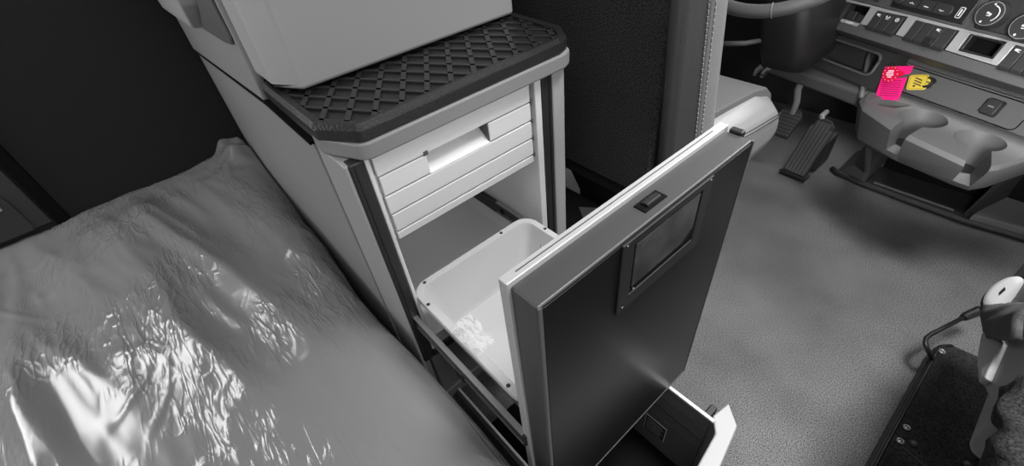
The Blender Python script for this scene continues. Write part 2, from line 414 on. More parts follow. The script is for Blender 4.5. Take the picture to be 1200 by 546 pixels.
mb = MB(); mb.box(-.2225, -.1695, .4788, .4796, .083, .146); st = mb.build('warning_sticker', 'icon', ld)
mb = MB(); mb.box(-.2205, -.1715, .4782, .4789, .085, .144); mb.build('sticker_field', 'dplast', ld)
mb = MB()
for k in range(7):
    zz = .136 - k * .0072; mb.box(-.217, -.177 + .004 * math.sin(k * 2.1), .4778, .4783, zz - .0012, zz + .0012)
mb.build('sticker_print', 'grey', ld)

# ------------------------------------------------------------------ rubber mat on the counter
MT = [(-.71, .121), (-.526, .121), (-.479, .154), (-.476, .162), (-.476, .484), (-.484, .506), (-.514, .527), (-.71, .534)]
mtt = thing('counter_mat', 'black rubber mat with diamond ribs lying on the cabinet counter', 'mat', (-.6, .32, .8905))
mb = MB(); mb.prism(MT, 'z', .8906, .9075); mb.build('mat_base', 'rubber', mtt, bevel=.003)
def inset(poly, d):
    out = []; n = len(poly)
    for i in range(n):
        p0, p1, p2 = V(poly[i - 1]), V(poly[i]), V(poly[(i + 1) % n])
        e1 = (p1 - p0).normalized(); e2 = (p2 - p1).normalized()
        n1 = V((-e1.y, e1.x)); n2 = V((-e2.y, e2.x)); k = (n1 + n2); k = k / max(.3, k.dot(n1))
        out.append(tuple(p1 + k * d))
    return out
ins = inset(MT, .013)
mb = MB()
n = len(MT)
for i in range(n):
    j = (i + 1) % n
    mb.loft([[(*MT[i], .9065), (*MT[j], .9065), (*ins[j], .9065), (*ins[i], .9065)], [(*inset(MT, .004)[i], .9135), (*inset(MT, .004)[j], .9135), (*ins[j], .9118), (*ins[i], .9118)]])
mb.build('border', 'rubber', mtt, smooth=False)
def ribs(ang, pitch, w):
    d = V((math.cos(ang), math.sin(ang))); nn = V((-d.y, d.x)); c = V((-.6, .33)); r = MB()
    for k in range(-20, 21):
        o = c + nn * (k * pitch)
        q = [tuple(o - d * .6 - nn * w / 2), tuple(o + d * .6 - nn * w / 2), tuple(o + d * .6 + nn * w / 2), tuple(o - d * .6 + nn * w / 2)]
        q = clip_to(q, ins)
        if len(q) >= 3: r.prism(q, 'z', .9070, .9108)
    return r
A1, A2 = math.radians(147.5), math.radians(-147.8)
ribs(A1, .0318, .0075).build('rib_band', 'rubber_rib', mtt, bevel=.0012, seg=1)
r2 = ribs(A2, .0285, .0060); r2.build('rib_band', 'rubber_rib', mtt, bevel=.0012, seg=1)

# ------------------------------------------------------------------ upper cabinet above the counter
up = thing('upper_cabinet', 'light grey upper cabinet box standing on the back of the counter', 'cabinet', (-.95, .32, .907))
mb = MB(); B0 = [(WX + .005, .150), (-.733, .128), (-.668, .128), (-.624, .152), (-.620, .522), (WX + .005, .522)]
B1 = [(WX + .005, .150), (-.733, .128), (-.680, .128), (-.640, .160), (-.640, .522), (WX + .005, .522)]
mb.loft([[(p[0], p[1], .9145) for p in B0], [(p[0], p[1], .922) for p in B0], [(p[0], p[1], 1.5) for p in B1]]); mb.build('box_front', 'grey_box', up, bevel=.006, seg=3)
mb = MB(); mb.prism([(WX + .005, .8365), (-.745, .8745), (-.742, .92), (-.748, 1.5), (WX + .005, 1.5)], 'y', .122, .136)
mb.build('side_panel', 'grey', up, bevel=.003)
mb = MB(); mb.box(-.755, -.728, .1365, .15, .8915, 1.5); mb.build('seam_strip', 'black', up)
MB().prism([(WX + .006, .8325), (-.745, .8685), (-.575, .8655), (-.575, .8695), (-.745, .8745), (WX + .006, .8365)], 'y', .1215, .13).build('seam_gasket', 'black', up)
mb = MB(); lip = [(-1.262, .925), (-1.14, .931), (-.95, .944), (-.88, .99), (-.84, 1.08), (-.83, 1.4), (-1.262, 1.4)]
lp = [[(x, .1215, z) for x, z in lip], [(x, .108 - .05 * min(1, (z - .92) / .3), z + .004) for x, z in lip]]
mb.loft(lp); mb.build('flared_lip', 'grey_lt', up, bevel=.004)
mb = MB(); mb.prism([(-.95, .9445), (-.80, .951), (-.755, .957), (-.748, .966), (-.750, 1.0), (-.765, 1.4), (-.825, 1.4), (-.835, 1.08), (-.875, .99)], 'y', .117, .1225); mb.build('pocket_face', 'grey_dk', up, bevel=.003)

# ------------------------------------------------------------------ waste bin
wb = thing('waste_bin', 'white open waste bin hanging behind the pulled-out black door', 'bin', (-.367, .288, .47))
ax0, ax1, ay0, ay1 = -.512, -.2275, .158, .420
def rr3(d, z, r): return [(x, y, z) for x, y in rrect(ax0 + d, ax1 - d, ay0 + d, ay1 - d, r)]
mb = MB(); mb.loft([rr3(.0, .593, .03), rr3(.0, .600, .03), rr3(.001, .6015, .029), rr3(.012, .6015, .02), rr3(.014, .598, .02), rr3(.028, .505, .022), rr3(.034, .498, .02)], caps=False)
mb.f.append(tuple(reversed(range(len(mb.v) - 24, len(mb.v)))))
o = len(mb.v); mb.loft([rr3(.0, .593, .03), rr3(.010, .592, .025), rr3(.024, .50, .024), rr3(.03, .490, .02)], caps=False)
mb.f.append(tuple(range(len(mb.v) - 24, len(mb.v))))
bo = mb.build('tub', 'bin', wb); smooth_angle(bo, 40)
for px_, py_ in ((-.5055, .185), (-.5055, .352), (-.455, .4145), (-.462, .1635), (-.268, .1635)):
    sm = MB(); sm.lathe((px_, py_, .6012), (0, 0, 1), [(.003, 0), (.003, .001), (.001, .0014)], 10); sm.build('screw', 'gasket', wb)
mb = MB()
ycf = lambda z: ay1 - .0145 - (.598 - z) * .15
for (xa, xb, za, zb) in ((-.455, -.30, .568, .570), (-.455, -.453, .515, .570)): mb.loft([[(xa, ycf(za) - .0016, za), (xb, ycf(za) - .0016, za), (xb, ycf(zb) - .0016, zb), (xa, ycf(zb) - .0016, zb)], [(xa, ycf(za) + .001, za), (xb, ycf(za) + .001, za), (xb, ycf(zb) + .001, zb), (xa, ycf(zb) + .001, zb)]])
mb.build('moulded_line', 'liner', wb)
# crumpled plastic scrap over the near rim
mb = MB(); g = 12; vs = []; fs = []
for i in range(g + 1):
    for j in range(g + 1):
        u, v = i / g, j / g
        x = -.395 + .068 * u + .006 * fbm(u * 5, v * 5, 3); y = .160 + .034 * v + .006 * fbm(u * 6, v * 6, 9)
        z = .606 + .013 * abs(fbm(u * 4.3, v * 4.3, 1)) + .008 * math.sin(u * 7) * (v - .3)
        vs.append((x, y, max(z, .604)))
for i in range(g):
    for j in range(g): a = i * (g + 1) + j; fs.append((a, a + 1, a + g + 2, a + g + 1))
mb.add(vs, fs); tag(mb.build('plastic_scrap', 'scrap'), 'torn clear plastic scrap clinging to the rim of the white bin', 'plastic scrap')

# ------------------------------------------------------------------ driver seat
ds = thing('driver_seat', "driver's seat with carpeted back and pale leather bolsters beyond the cabinet", 'seat', (-.61, .9, 0))
seam = lambda z: .73 - (z - .70) * .174
front = lambda z: .812 - (z - .66) * .21
rear = lambda z: .648 - (z - .67) * .11
zs = [.52, .60, .75, .95, 1.15, 1.30]
mb = MB(); mb.loft([[(-.85, .664, z), (-.400, .664, z), (-.392, rear(z), z), (-.378, rear(z), z), (-.368, rear(z) + .015, z), (-.366, seam(z), z), (-.85, seam(z), z)] for z in zs]); mb.build('backrest', 'leather', ds, bevel=.006)
mb = MB(); mb.loft([[(-.85, seam(z) + .0015, z), (-.364, seam(z) + .0015, z), (-.361, (seam(z) + front(z)) / 2, z), (-.372, front(z), z), (-.43, front(z) + .01, z), (-.47, front(z) - .02, z), (-.85, front(z) - .02, z)] for z in zs]); mb.build('bolster', 'leather_lt', ds, bevel=.008, seg=3)
mb = MB(); mb.loft([[(-.84, .650, z), (-.410, .650, z), (-.403, .655, z), (-.402, .6635, z), (-.84, .6635, z)] for z in [.562, .60, .75, .95, 1.15, 1.28]]); mb.build('rear_panel', 'seat_carpet', ds, bevel=.003)
for off in (-.006, .010):
    mb = MB(); z = .56
    while z < 1.2:
        mb.tube([(-.3645 + (.002 if off > 0 else .0), seam(z) + off, z), (-.3645 + (.002 if off > 0 else 0), seam(z + .006) + off, z + .006)], .0012, 6); z += .0095
    mb.build('stitching', 'stitch', ds)
# cushion
cz = .655
def cush(y, d, zt): return [(-.86 + d, y, .45), (-.385 - d, y, .45), (-.345 - d, y, .52), (-.350 - d, y, zt - .045), (-.385 - d, y, zt - .008), (-.43 - d, y, zt), (-.79 + d, y, zt), (-.86 + d, y, zt - .04)]
mb = MB(); mb.loft([cush(.80, 0, .652), cush(.95, 0, .640), cush(1.06, .0, .628), cush(1.125, .010, .612), cush(1.16, .045, .585)]); mb.build('cushion', 'cushion', ds, bevel=.02, seg=4)
mb = MB(); mb.loft([[(-.78, y, z - .02), (-.405, y, z - .02), (-.412, y, z + .006), (-.775, y, z + .006)] for y, z in ((.80, .655), (.95, .643), (1.06, .631), (1.13, .614), (1.168, .585))]); mb.build('seat_centre', 'seat_fab', ds, bevel=.004)
for off in (0, .010):
    mb = MB(); pts = [(-.3455, .84, .628 - off), (-.3455, .95, .612 - off), (-.3475, 1.06, .597 - off), (-.3605, 1.12, .577 - off)]
    for i in range(3):
        a, b = V(pts[i]), V(pts[i + 1]); k = int((b - a).length / .009)
        for q in range(k): mb.tube([a.lerp(b, q / k), a.lerp(b, (q + .6) / k)], .0013, 6)
    mb.build('stitching', 'leather', ds)
mb = MB(); mb.loft([[(-.76, .86, 0), (-.46, .86, 0), (-.46, 1.06, 0), (-.76, 1.06, 0)], [(-.76, .84, .30), (-.44, .84, .30), (-.44, 1.06, .30), (-.76, 1.06, .30)], [(-.80, .80, .45), (-.42, .80, .45), (-.42, 1.08, .45), (-.80, 1.08, .45)]]); mb.build('seat_base', 'dash_dk', ds, bevel=.01)
mb = MB(); mb.loft([[(-.700, .776, .3010), (-.650, .742, .3010), (-.585, .80, .3010), (-.635, .825, .3010)], [(-.700, .776, .3022), (-.650, .742, .3022), (-.585, .80, .3022), (-.635, .825, .3022)]])
tag(mb.build('paper_slip', 'paper'), 'grey paper slip lying on the dark ledge behind the driver seat', 'paper')

# ------------------------------------------------------------------ pedals
ac = thing('accelerator_pedal', 'long ribbed accelerator pedal standing on the floor left of the centre console', 'pedal', (-.45, 1.76, 0))
bx = V((.0975, -.006, 0)).normalized(); bu = V((.018, .085, .20)).normalized(); bn = bx.cross(bu) * 1.0
PM = Matrix((( bx.x, bu.x, bn.x, -.449), (bx.y, bu.y, bn.y, 1.757), (bx.z, bu.z, bn.z, .022), (0, 0, 0, 1)))
mb = MB(PM); outl = [(-.043, 0), (.043, 0), (.043, .17), (.036, .205), (.018, .222), (-.010, .225), (-.030, .212), (-.043, .175)]
mb.prism(outl, 'z', -.012, 0); mb.build('pad', 'gasket', ac, bevel=.003)
mb = MB(PM)
for k in range(6):
    xx = -.0385 + k * .0131; top = .19 if k in (0, 5) else .212
    mb.box(xx, xx + .0105, .004, top, .0, .0035)
mb.build('pad_rib', 'pedal', ac, bevel=.001)
mb = MB(PM); mb.box(-.050, .050, -.012, .0, -.014, .010); mb.build('heel_hinge', 'dplast', ac, bevel=.003)
mb = MB(); mb.box(-.498, -.40, 1.752, 1.80, 0, .012); mb.build('base_plate', 'dplast', ac, bevel=.003)
mb = MB(); mb.tube([PM @ V((-.01, .17, -.012)), PM @ V((-.02, .20, -.05)), PM @ V((-.045, .225, -.08)), PM @ V((-.06, .24, -.16))], .010, 8); mb.build('pedal_arm', 'grey', ac)
mb = MB(); mb.box(-.46, -.40, 1.84, 1.97, 0, .13); mb.build('pedal_bracket', 'dash_dk', ac, bevel=.01)
bk = thing('brake_pedal', 'dark rubber brake pedal hanging on a bent arm beside the driver cushion', 'pedal', (-.56, 1.85, .10))
bu = V((0, .55, .83)).normalized(); bx = V((1, 0, 0)); bn = bx.cross(bu)
BM = Matrix(((bx.x, bu.x, bn.x, -.575), (bx.y, bu.y, bn.y, 1.83), (bx.z, bu.z, bn.z, .115), (0, 0, 0, 1)))
mb = MB(BM); mb.prism([(-.055, .0), (.038, -.006), (.052, .085), (.036, .110), (-.022, .112)], 'z', -.014, 0); mb.build('pad', 'gasket', bk, bevel=.004)
mb = MB(BM)
for i in range(7):
    for j in range(7):
        mb.box(-.040 + i * .0115 + j * .0016, -.032 + i * .0115 + j * .0016, .006 + j * .014, .016 + j * .014, 0, .0025)
mb.build('pad_rib', 'pedal', bk)
mb = MB(); mb.tube([BM @ V((.012, .09, -.004)), (-.570, 1.905, .235), (-.580, 1.90, .285), (-.573, 1.90, .335), (-.565, 1.96, .42), (-.56, 2.328, .50)], [.011, .011, .012, .013, .014, .016], 8); mb.build('pedal_arm', 'grey', bk, smooth=True)

# ------------------------------------------------------------------ steering wheel and column
wt = V((0, math.cos(math.radians(35)), math.sin(math.radians(35)))); wc = V((-.60, 1.488, .850)); wxv = V((1, 0, 0)); wn = wxv.cross(wt)
sw = thing('steering_wheel', 'grey leather steering wheel rim at the top edge of the photo', 'steering wheel', tuple(wc))
ring = MB(); R0, r0 = .222, .0175; rings = []
for k in range(73):
    t = 2 * math.pi * k / 72; d = wxv * math.cos(t) + wt * math.sin(t); rings.append([wc + d * (R0 + r0 * math.cos(q)) + wn * r0 * math.sin(q) for q in [2 * math.pi * i / 12 for i in range(12)]])
ring.loft(rings, caps=False); ring.build('rim', 'wheel', sw, smooth=True)
for t in (math.radians(-70), math.radians(-158), math.radians(-22)):
    mb = MB(); d = wxv * math.cos(t) + wt * math.sin(t); mb.tube([wc + d * (R0 + r0 * 1.06 * math.cos(q)) + wn * r0 * 1.06 * math.sin(q) for q in [2 * math.pi * i / 16 for i in range(17)]], .0012, 6); mb.build('rim_seam', 'stitch', sw)
mb = MB()
for t in (math.radians(190), math.radians(-10), math.radians(-90 + 55), math.radians(-90 - 55)):
    d = wxv * math.cos(t) + wt * math.sin(t); mb.tube([wc - wn * .03 + d * .05, wc - wn * .01 + d * .21], [.022, .013], 8)
mb.build('spoke', 'silver', sw, smooth=True)
mb = MB(); mb.lathe(wc - wn * .07, wn, [(.05, 0), (.075, .015), (.08, .04), (.06, .06), (.01, .066)], 24); mb.build('hub', 'dash_dk', sw, smooth=True)
scn = thing('steering_column', 'dark steering column shroud under the steering wheel', 'steering column', (-.55, 1.62, .40))
mb = MB()
def colr(z, x0, x1, y0, y1): return [(x, y, z) for x, y in rrect(x0, x1, y0, y1, .035, 4)]
mb.loft([colr(.50, -.605, -.475, 1.52, 1.80), colr(.56, -.62, -.472, 1.50, 1.82), colr(.66, -.64, -.490, 1.49, 1.85), colr(.735, -.645, -.51, 1.50, 1.90)]); mb.build('shroud', 'shroud', scn, smooth=True)
mb = MB(); mb.tube([(-.60, 1.52, .582), (-.64, 1.47, .577), (-.70, 1.44, .572)], [.007, .008, .009], 8); mb.build('stalk', 'dash_mid', scn, smooth=True)
mb = MB()
for xx in (-.637, -.613): mb.tube([(xx, 1.60, .43), (xx + .002, 1.598, .45), (xx + .012, 1.60, .466), (xx + .018, 1.605, .458)], .006, 8)
mb.build('hook', 'grey', scn, smooth=True)
mb = MB(); mb.tube([(-.612, 1.60, .435), (-.59, 1.62, .49)], .01, 8); mb.tube([(-.637, 1.60, .435), (-.59, 1.64, .50)], .008, 8); mb.build('hook_stem', 'dash_dk', scn)

# ------------------------------------------------------------------ dashboard (leaning panel, turned towards the driver)
a, t = math.radians(20), math.radians(21)
X = V((math.cos(a), -math.sin(a), 0)); Y = V((math.sin(a), math.cos(a), 0)); U = Y * math.sin(t) + V((0, 0, math.cos(t))); NN = X.cross(U)
DM = Matrix(((X.x, U.x, NN.x, -.274), (X.y, U.y, NN.y, 1.68), (X.z, U.z, NN.z, .637), (0, 0, 0, 1)))   # local: s along, w up, n towards the cab
da = thing('dashboard', 'dark grey dashboard with silver switch strip at the upper right', 'dashboard', (.0, 1.8, .5))
mb = MB(DM); mb.box(-.312, 1.5, .0195, .42, -.12, -.002); mb.build('fascia', 'dash', da, bevel=.003)
# silver strip with five cut-outs
cuts = [(-.266, -.150), (-.123, -.038), (-.010, .098), (.126, .207), (.226, .300)]
mb = MB(DM); mb.prism([(-.314, -.032), (.75, -.041), (.75, .022), (-.306, .018)], 'z', -.045, .004); strip = mb.build('switch_strip', 'silver', da)
cutters = []
for s0_, s1_ in cuts:
    cm = MB(DM); cm.prism([(s0_ - .002, -.06), (s1_ + .002, -.06), (s1_ + .003, .0135), (s0_ - .001, .0095)], 'z', -.06, .05) if s0_ != .126 else cm.prism([(s0_, -.029), (s1_, -.026), (s1_, .0155), (s0_, .012)], 'z', -.06, .05)
    cutters.append(cm.build('cutter', 'black'))
boolean(strip, cutters); md = strip.modifiers.new('bevel', 'BEVEL'); md.width = .0015; md.segments = 2; md.limit_method = 'ANGLE'
mb = MB(DM); mb.loft([[(-.312, -.0345, .002), (1.5, -.0435, .002), (1.5, -.062, .012), (-.285, -.066, .012)], [(-.312, -.0345, -.05), (1.5, -.0435, -.05), (1.5, -.075, -.05), (-.285, -.080, -.05)]]); mb.build('lower_bevel', 'dash', da, bevel=.003)
mb = MB(DM); mb.box(-.308, .75, -.06, .02, -.06, -.040); mb.build('switch_well', 'black', da)
def rocker(s, w_, tilt, mark, notch=False):
    zt_, zb_ = .0095 + (s + .2) * .012, -.036
    mb = MB(DM); n0 = -.03
    prof = [(zb_ - .005, n0), (zb_ - .006, .010), (zb_ + .002, .0135), (zb_ + .016, .0095), (zt_, .0055 + tilt), (zt_, n0)]
    mb.loft([[(s, p[0], p[1]) for p in prof], [(s + w_, p[0], p[1]) for p in prof]])
    o = mb.build('rocker_switch', 'switch', da, bevel=.0016)
    if notch: MB(DM).box(s + .003, s + w_ - .003, -.036, -.018, .008, .022).build('finger_catch', 'dplast', o, bevel=.002)
    if mark:
        im = MB(DM); cx = s + w_ / 2; cw = zt_ - .010
        nrm = .0072 + tilt * .8
        if mark == 1: im.box(cx - .005, cx + .001, cw - .002, cw + .003, nrm, nrm + .0018); im.box(cx + .0015, cx + .0055, cw - .0035, cw - .002, nrm, nrm + .0018); im.box(cx + .0015, cx + .0055, cw + .001, cw + .0025, nrm, nrm + .0018)
        if mark == 2: im.box(cx - .0055, cx + .0055, cw - .0015, cw, nrm, nrm + .0018); im.box(cx - .0055, cx - .0035, cw, cw + .003, nrm, nrm + .0018); im.box(cx + .0035, cx + .0055, cw, cw + .003, nrm, nrm + .0018); im.box(cx - .004, cx + .004, cw - .0055, cw - .0035, nrm, nrm + .0018)
        if mark == 3: im.tube([(cx + .0045 * math.cos(q), cw - .001 + .0045 * math.sin(q), nrm + .001) for q in [math.pi * 2 * i / 12 for i in range(13)]], .0008, 6); im.box(cx - .001, cx + .001, cw - .003, cw + .001, nrm, nrm + .0018)
        im.build('icon', 'icon', o)
rocker(-.264, .027, .003, 0); rocker(-.235, .025, .003, 0)
for i in range(3): rocker(-.1215 + i * .0278, .0262, .001, i + 1)
rocker(-.0085, .0255, .001, 0); rocker(.0185, .0255, .001, 0); rocker(.0455, .0255, -.001, 1, True); rocker(.0720, .0255, .001, 0)
rocker(.228, .024, .004, 1); rocker(.2535, .024, .004, 2); rocker(.279, .022, .004, 0)
mb = MB(DM); mb.box(-.207, -.180, -.030, -.006, -.03, -.004); mb.box(-.178, -.153, -.030, -.010, -.03, -.010); mb.build('blank_slot', 'switch', da, bevel=.002)
mb = MB(DM); mb.loft([[(-.209, -.043, -.02), (-.151, -.043, -.02), (-.151, -.030, -.02), (-.209, -.030, -.02)], [(-.209, -.043, .006), (-.151, -.043, .006), (-.151, -.034, .006), (-.209, -.034, .006)]]); bl = mb.build('slot_bracket', 'silver', da, bevel=.001)
mb = MB(DM); mb.box(-.190, -.170, -.0405, -.037, .006, .0075); mb.box(-.176, -.166, -.0385, -.0355, .006, .0075); mb.build('bracket_mark', 'icon', bl)
# coin tray
mb = MB(DM)
for (sa, sb, wa, wb_) in ((.127, .206, .009, .014), (.127, .206, -.028, -.022), (.127, .134, -.028, .014), (.199, .206, -.028, .014)): mb.box(sa, sb, wa, wb_, -.03, .001)
mb.build('coin_tray', 'dplast', da, bevel=.002)
mb = MB(DM); mb.tube([(.124, .0135, .0045), (.209, .0175, .0045), (.209, -.0285, .0045), (.124, -.0315, .0045), (.124, .0135, .0045)], .0014, 6); mb.build('tray_rim', 'silver', da)
# lower fascia with the open pocket
mb = MB(DM); mb.box(-.292, -.015, -.185, -.078, -.10, -.030); lf = mb.build('lower_fascia', 'dash_dk', da)
cm = MB(DM); cm.loft([[(p[0], p[1], -.09) for p in rrect(-.226, -.058, -.150, -.098, .014)], [(p[0], p[1], .02) for p in rrect(-.232, -.052, -.154, -.094, .016)]]); boolean(lf, [cm.build('cutter', 'black')])
mb = MB(DM); pp = rrect(-.236, -.048, -.156, -.092, .018); mb.tube([(p[0], p[1], -.029) for p in pp + pp[:1]], .004, 8); mb.build('pocket_rim', 'dash', da, smooth=True)
mb = MB(); mb.loft([[(-.66, 1.73, .392), (-.315, 1.64, .392), (-.285, 1.69, .392), (-.30, 1.90, .392), (-.66, 1.90, .392)], [(-.66, 1.72, .435), (-.315, 1.64, .442), (-.285, 1.69, .442), (-.30, 1.90, .46), (-.66, 1.90, .46)]]); mb.build('knee_panel', 'dash', da, bevel=.012, seg=3)
mb = MB(DM); mb.prism([(-.176, .018), (-.122, .022), (-.118, .06), (-.165, .06)], 'z', -.002, .003); us = mb.build('button_panel', 'dash', da, bevel=.0015)
mb = MB(DM); mb.box(-.158, -.132, .030, .056, .003, .008); bt = mb.build('push_button', 'switch', us, bevel=.002)
# radio
ra = thing('radio', 'black radio unit with a bar of buttons in the dashboard', 'radio', tuple(DM @ V((0, .07, 0))))
mb = MB(DM); mb.box(-.100, .096, .027, .150, -.10, .002); mb.build('face_plate', 'dplast', ra, bevel=.003)
mb = MB(DM); pp = rrect(-.088, .058, .036, .062, .012); mb.prism(pp, 'z', .002, .008); mb.build('button_bar', 'switch', ra, bevel=.0025)
for k, s in enumerate((-.045, -.006, .034)):
    mb = MB(DM); c = .046
    mb.box(s - .006, s - .001, c - .001, c + .001, .008, .0088); mb.box(s + .001, s + .006, c - .0012, c + .0004, .008, .0088); mb.box(s - .001, s + .001, c + .001 - k * .002, c + .003 - k * .002, .008, .0088)
    mb.build('button_icon', 'icon', ra)
for s in (.014, -.026):
    mb = MB(DM); mb.box(s - .0006, s + .0006, .038, .060, .0078, .0085); mb.build('button_gap', 'black', ra)
mb = MB(DM); mb.lathe((-.078, .050, .008), (0, 0, 1), [(.014, 0), (.014, .010), (.011, .013), (.001, .0135)], 20); mb.build('volume_knob', 'switch', ra, smooth=False)
mb = MB(DM); mb.prism(rrect(.069, .081, .038, .064, .003), 'z', .002, .0035); up_ = mb.build('usb_port', 'icon', ra)
mb = MB(DM); mb.prism(rrect(.0705, .0795, .0395, .0625, .002), 'z', .0034, .0040); mb.build('port_opening', 'dplast', up_)
mb = MB(DM); mb.box(.0735, .0765, .043, .059, .0039, .0046); mb.build('port_tongue', 'icon', up_)
# climate control
cc = thing('climate_control', 'black climate control panel with two round knobs at the right edge', 'control panel', tuple(DM @ V((.2, .06, 0))))
mb = MB(DM); mb.prism([(.122, .027), (.40, .030), (.40, .14), (.112, .135), (.108, .12)], 'z', -.08, .003); mb.build('face_plate', 'dash_dk', cc, bevel=.004)
for s, w in ((.146, .061), (.226, .052)):
    mb = MB(DM); mb.lathe((s, w, .003), (0, 0, 1), [(.032, 0), (.031, .008), (.0285, .012), (.0285, .024), (.026, .027), (.001, .0272)], 32); k = mb.build('knob', 'switch', cc); smooth_angle(k, 40)
    mb = MB(DM); mb.tube([(s + .0265 * math.cos(q), w + .0265 * math.sin(q), .0295) for q in [2 * math.pi * i / 28 for i in range(29)]], .0008, 6); mb.build('knob_ring', 'grey', k)
    mb = MB(DM); mb.tube([(s + .018 * math.cos(q), w + .018 * math.sin(q), .0303) for q in [math.radians(-50 + 9 * i) for i in range(16)]], .0011, 6)
    mb.box(s - .006, s - .001, w - .001, w + .003, .0300, .0310); mb.box(s, s + .005, w - .003, w + .001, .0300, .0310); mb.box(s - .004, s + .004, w - .0055, w - .004, .0300, .0310)
    mb.lathe((s - .006, w - .020, .0300), (0, 0, 1), [(.0025, 0), (.002, .001)], 8); mb.lathe((s - .002, w + .021, .0300), (0, 0, 1), [(.0022, 0), (.002, .001)], 8); mb.build('knob_marks', 'icon', k)

# ------------------------------------------------------------------ centre console with cup holders
co = thing('centre_console', 'dark grey console shelf with two notched cup holders below the dashboard', 'console', (-.08, 1.7, 0))
top = [(-.318, 1.665), (-.312, 1.60), (-.283, 1.545), (-.155, 1.452), (-.015, 1.400), (.022, 1.392), (.050, 1.430), (.105, 1.560), (.24, 1.83), (-.33, 1.83)]
bot = [(-.275, 1.72), (-.268, 1.63), (-.244, 1.575), (-.123, 1.555), (.000, 1.550), (.030, 1.555), (.055, 1.60), (.11, 1.74), (.24, 1.95), (-.30, 1.95)]
mb = MB(); mid = [(p[0], p[1] + .006) for p in top]
mb.loft([[(p[0], p[1], .315) for p in bot], [(.45 * b_[0] + .55 * t_[0], .45 * b_[1] + .55 * t_[1] - .01, .345) for b_, t_ in zip(bot, top)], [(p[0], p[1], .415) for p in mid], [(p[0], p[1], .432) for p in top], [(.97 * p[0], p[1] + .010, .442) for p in top]])
sh = mb.build('shelf', 'dash_mid', co)
cutters = []
for (cx, cy, r, lx, ly) in ((-.147, 1.577, .052, -.172, 1.44), (-.014, 1.535, .050, .020, 1.37)):
    cm = MB(); cm.lathe((cx, cy, .352), (0, 0, 1), [(r - .010, 0), (r - .004, .05), (r, .082), (r + .003, .0895), (r + .006, .12)], 40); cutters.append(cm.build('cutter', 'black'))
    d = V((lx - cx, ly - cy, 0)); L_ = d.length; d.normalize(); w = V((-d.y, d.x, 0)); c0 = V((cx, cy, 0))
    cm = MB(); cm.loft([[tuple(c0 + w * sgn * (.017 if zz < .4 else .026) + d * ll + V((0, 0, zz))) for sgn, ll in ((-1, 0), (1, 0), (1, L_ + .05), (-1, L_ + .05))] for zz in (.366, .47)]); cutters.append(cm.build('cutter', 'black'))
cm = MB(); cm.prism([(-.287, 1.612), (-.268, 1.640), (-.192, 1.640), (-.200, 1.622), (-.222, 1.592), (-.262, 1.585)], 'z', .405, .50); cutters.append(cm.build('cutter', 'black'))
boolean(sh, cutters); md = sh.modifiers.new('bevel', 'BEVEL'); md.width = .0035; md.segments = 3; md.limit_method = 'ANGLE'; md.angle_limit = math.radians(40); smooth_angle(sh, 40)
# notch rims
for (cx, cy, r, lx, ly) in ((-.147, 1.577, .052, -.172, 1.44), (-.014, 1.535, .050, .020, 1.37)):
    mb = MB(); mb.tube([(cx + (r + .004) * math.cos(q), cy + (r + .004) * math.sin(q), .4423) for q in [2 * math.pi * i / 40 for i in range(41)] if not (math.cos(q - math.atan2(ly - cy, lx - cx)) > .86)], .0016, 6) if False else None
    mb = MB(); mb.lathe((cx, cy, .3522), (0, 0, 1), [(r - .012, 0), (r - .012, .0015)], 32); mb.build('cup_floor', 'dplast', co)
# sloped panel behind the shelf
pa = math.radians(-17.26); pt = math.radians(60)
ex = V((math.cos(pa), math.sin(pa), 0)); hn = V((-ex.y, ex.x, 0)); eu = hn * math.cos(pt) + V((0, 0, math.sin(pt))); en = ex.cross(eu)
KM = Matrix(((ex.x, eu.x, en.x, -.22), (ex.y, eu.y, en.y, 1.70), (ex.z, eu.z, en.z, .44), (0, 0, 0, 1)))   # local on the sloped panel
mb = MB(KM); mb.box(-.165, .55, -.02, .095, -.05, 0); mb.build('sloped_panel', 'dash_mid', co, bevel=.004)
mb = MB(KM); pp = rrect(-.120, .262, .006, .072, .014); mb.prism(pp, 'z', 0, .003); mb.build('inset_panel', 'dash_mid', co, bevel=.0015)
mb = MB(KM); pp = rrect(-.1215, .2635, .0045, .0735, .015); mb.tube([(p[0], p[1], .0003) for p in pp + pp[:1]], .0014, 6); mb.build('inset_groove', 'black', co)
mb = MB(KM); mb.box(-.17, .55, .078, .098, -.02, .012); mb.build('panel_ledge', 'dash', co, bevel=.005)
mb = MB(); mb.tube([(-.378, 1.775, .515), (-.362, 1.74, .490), (-.345, 1.70, .462), (-.330, 1.66, .445), (-.315, 1.62, .436)], .007, 8); mb.build('side_rim', 'dash_mid', co, smooth=True)
mb = MB(); mb.loft([[(-.375, 1.76, .40), (-.318, 1.62, .40), (-.312, 1.63, .40), (-.355, 1.79, .40)], [(-.380, 1.785, .510), (-.322, 1.64, .435), (-.312, 1.65, .435), (-.362, 1.80, .512)]]); mb.build('cheek', 'dash', co, bevel=.003)
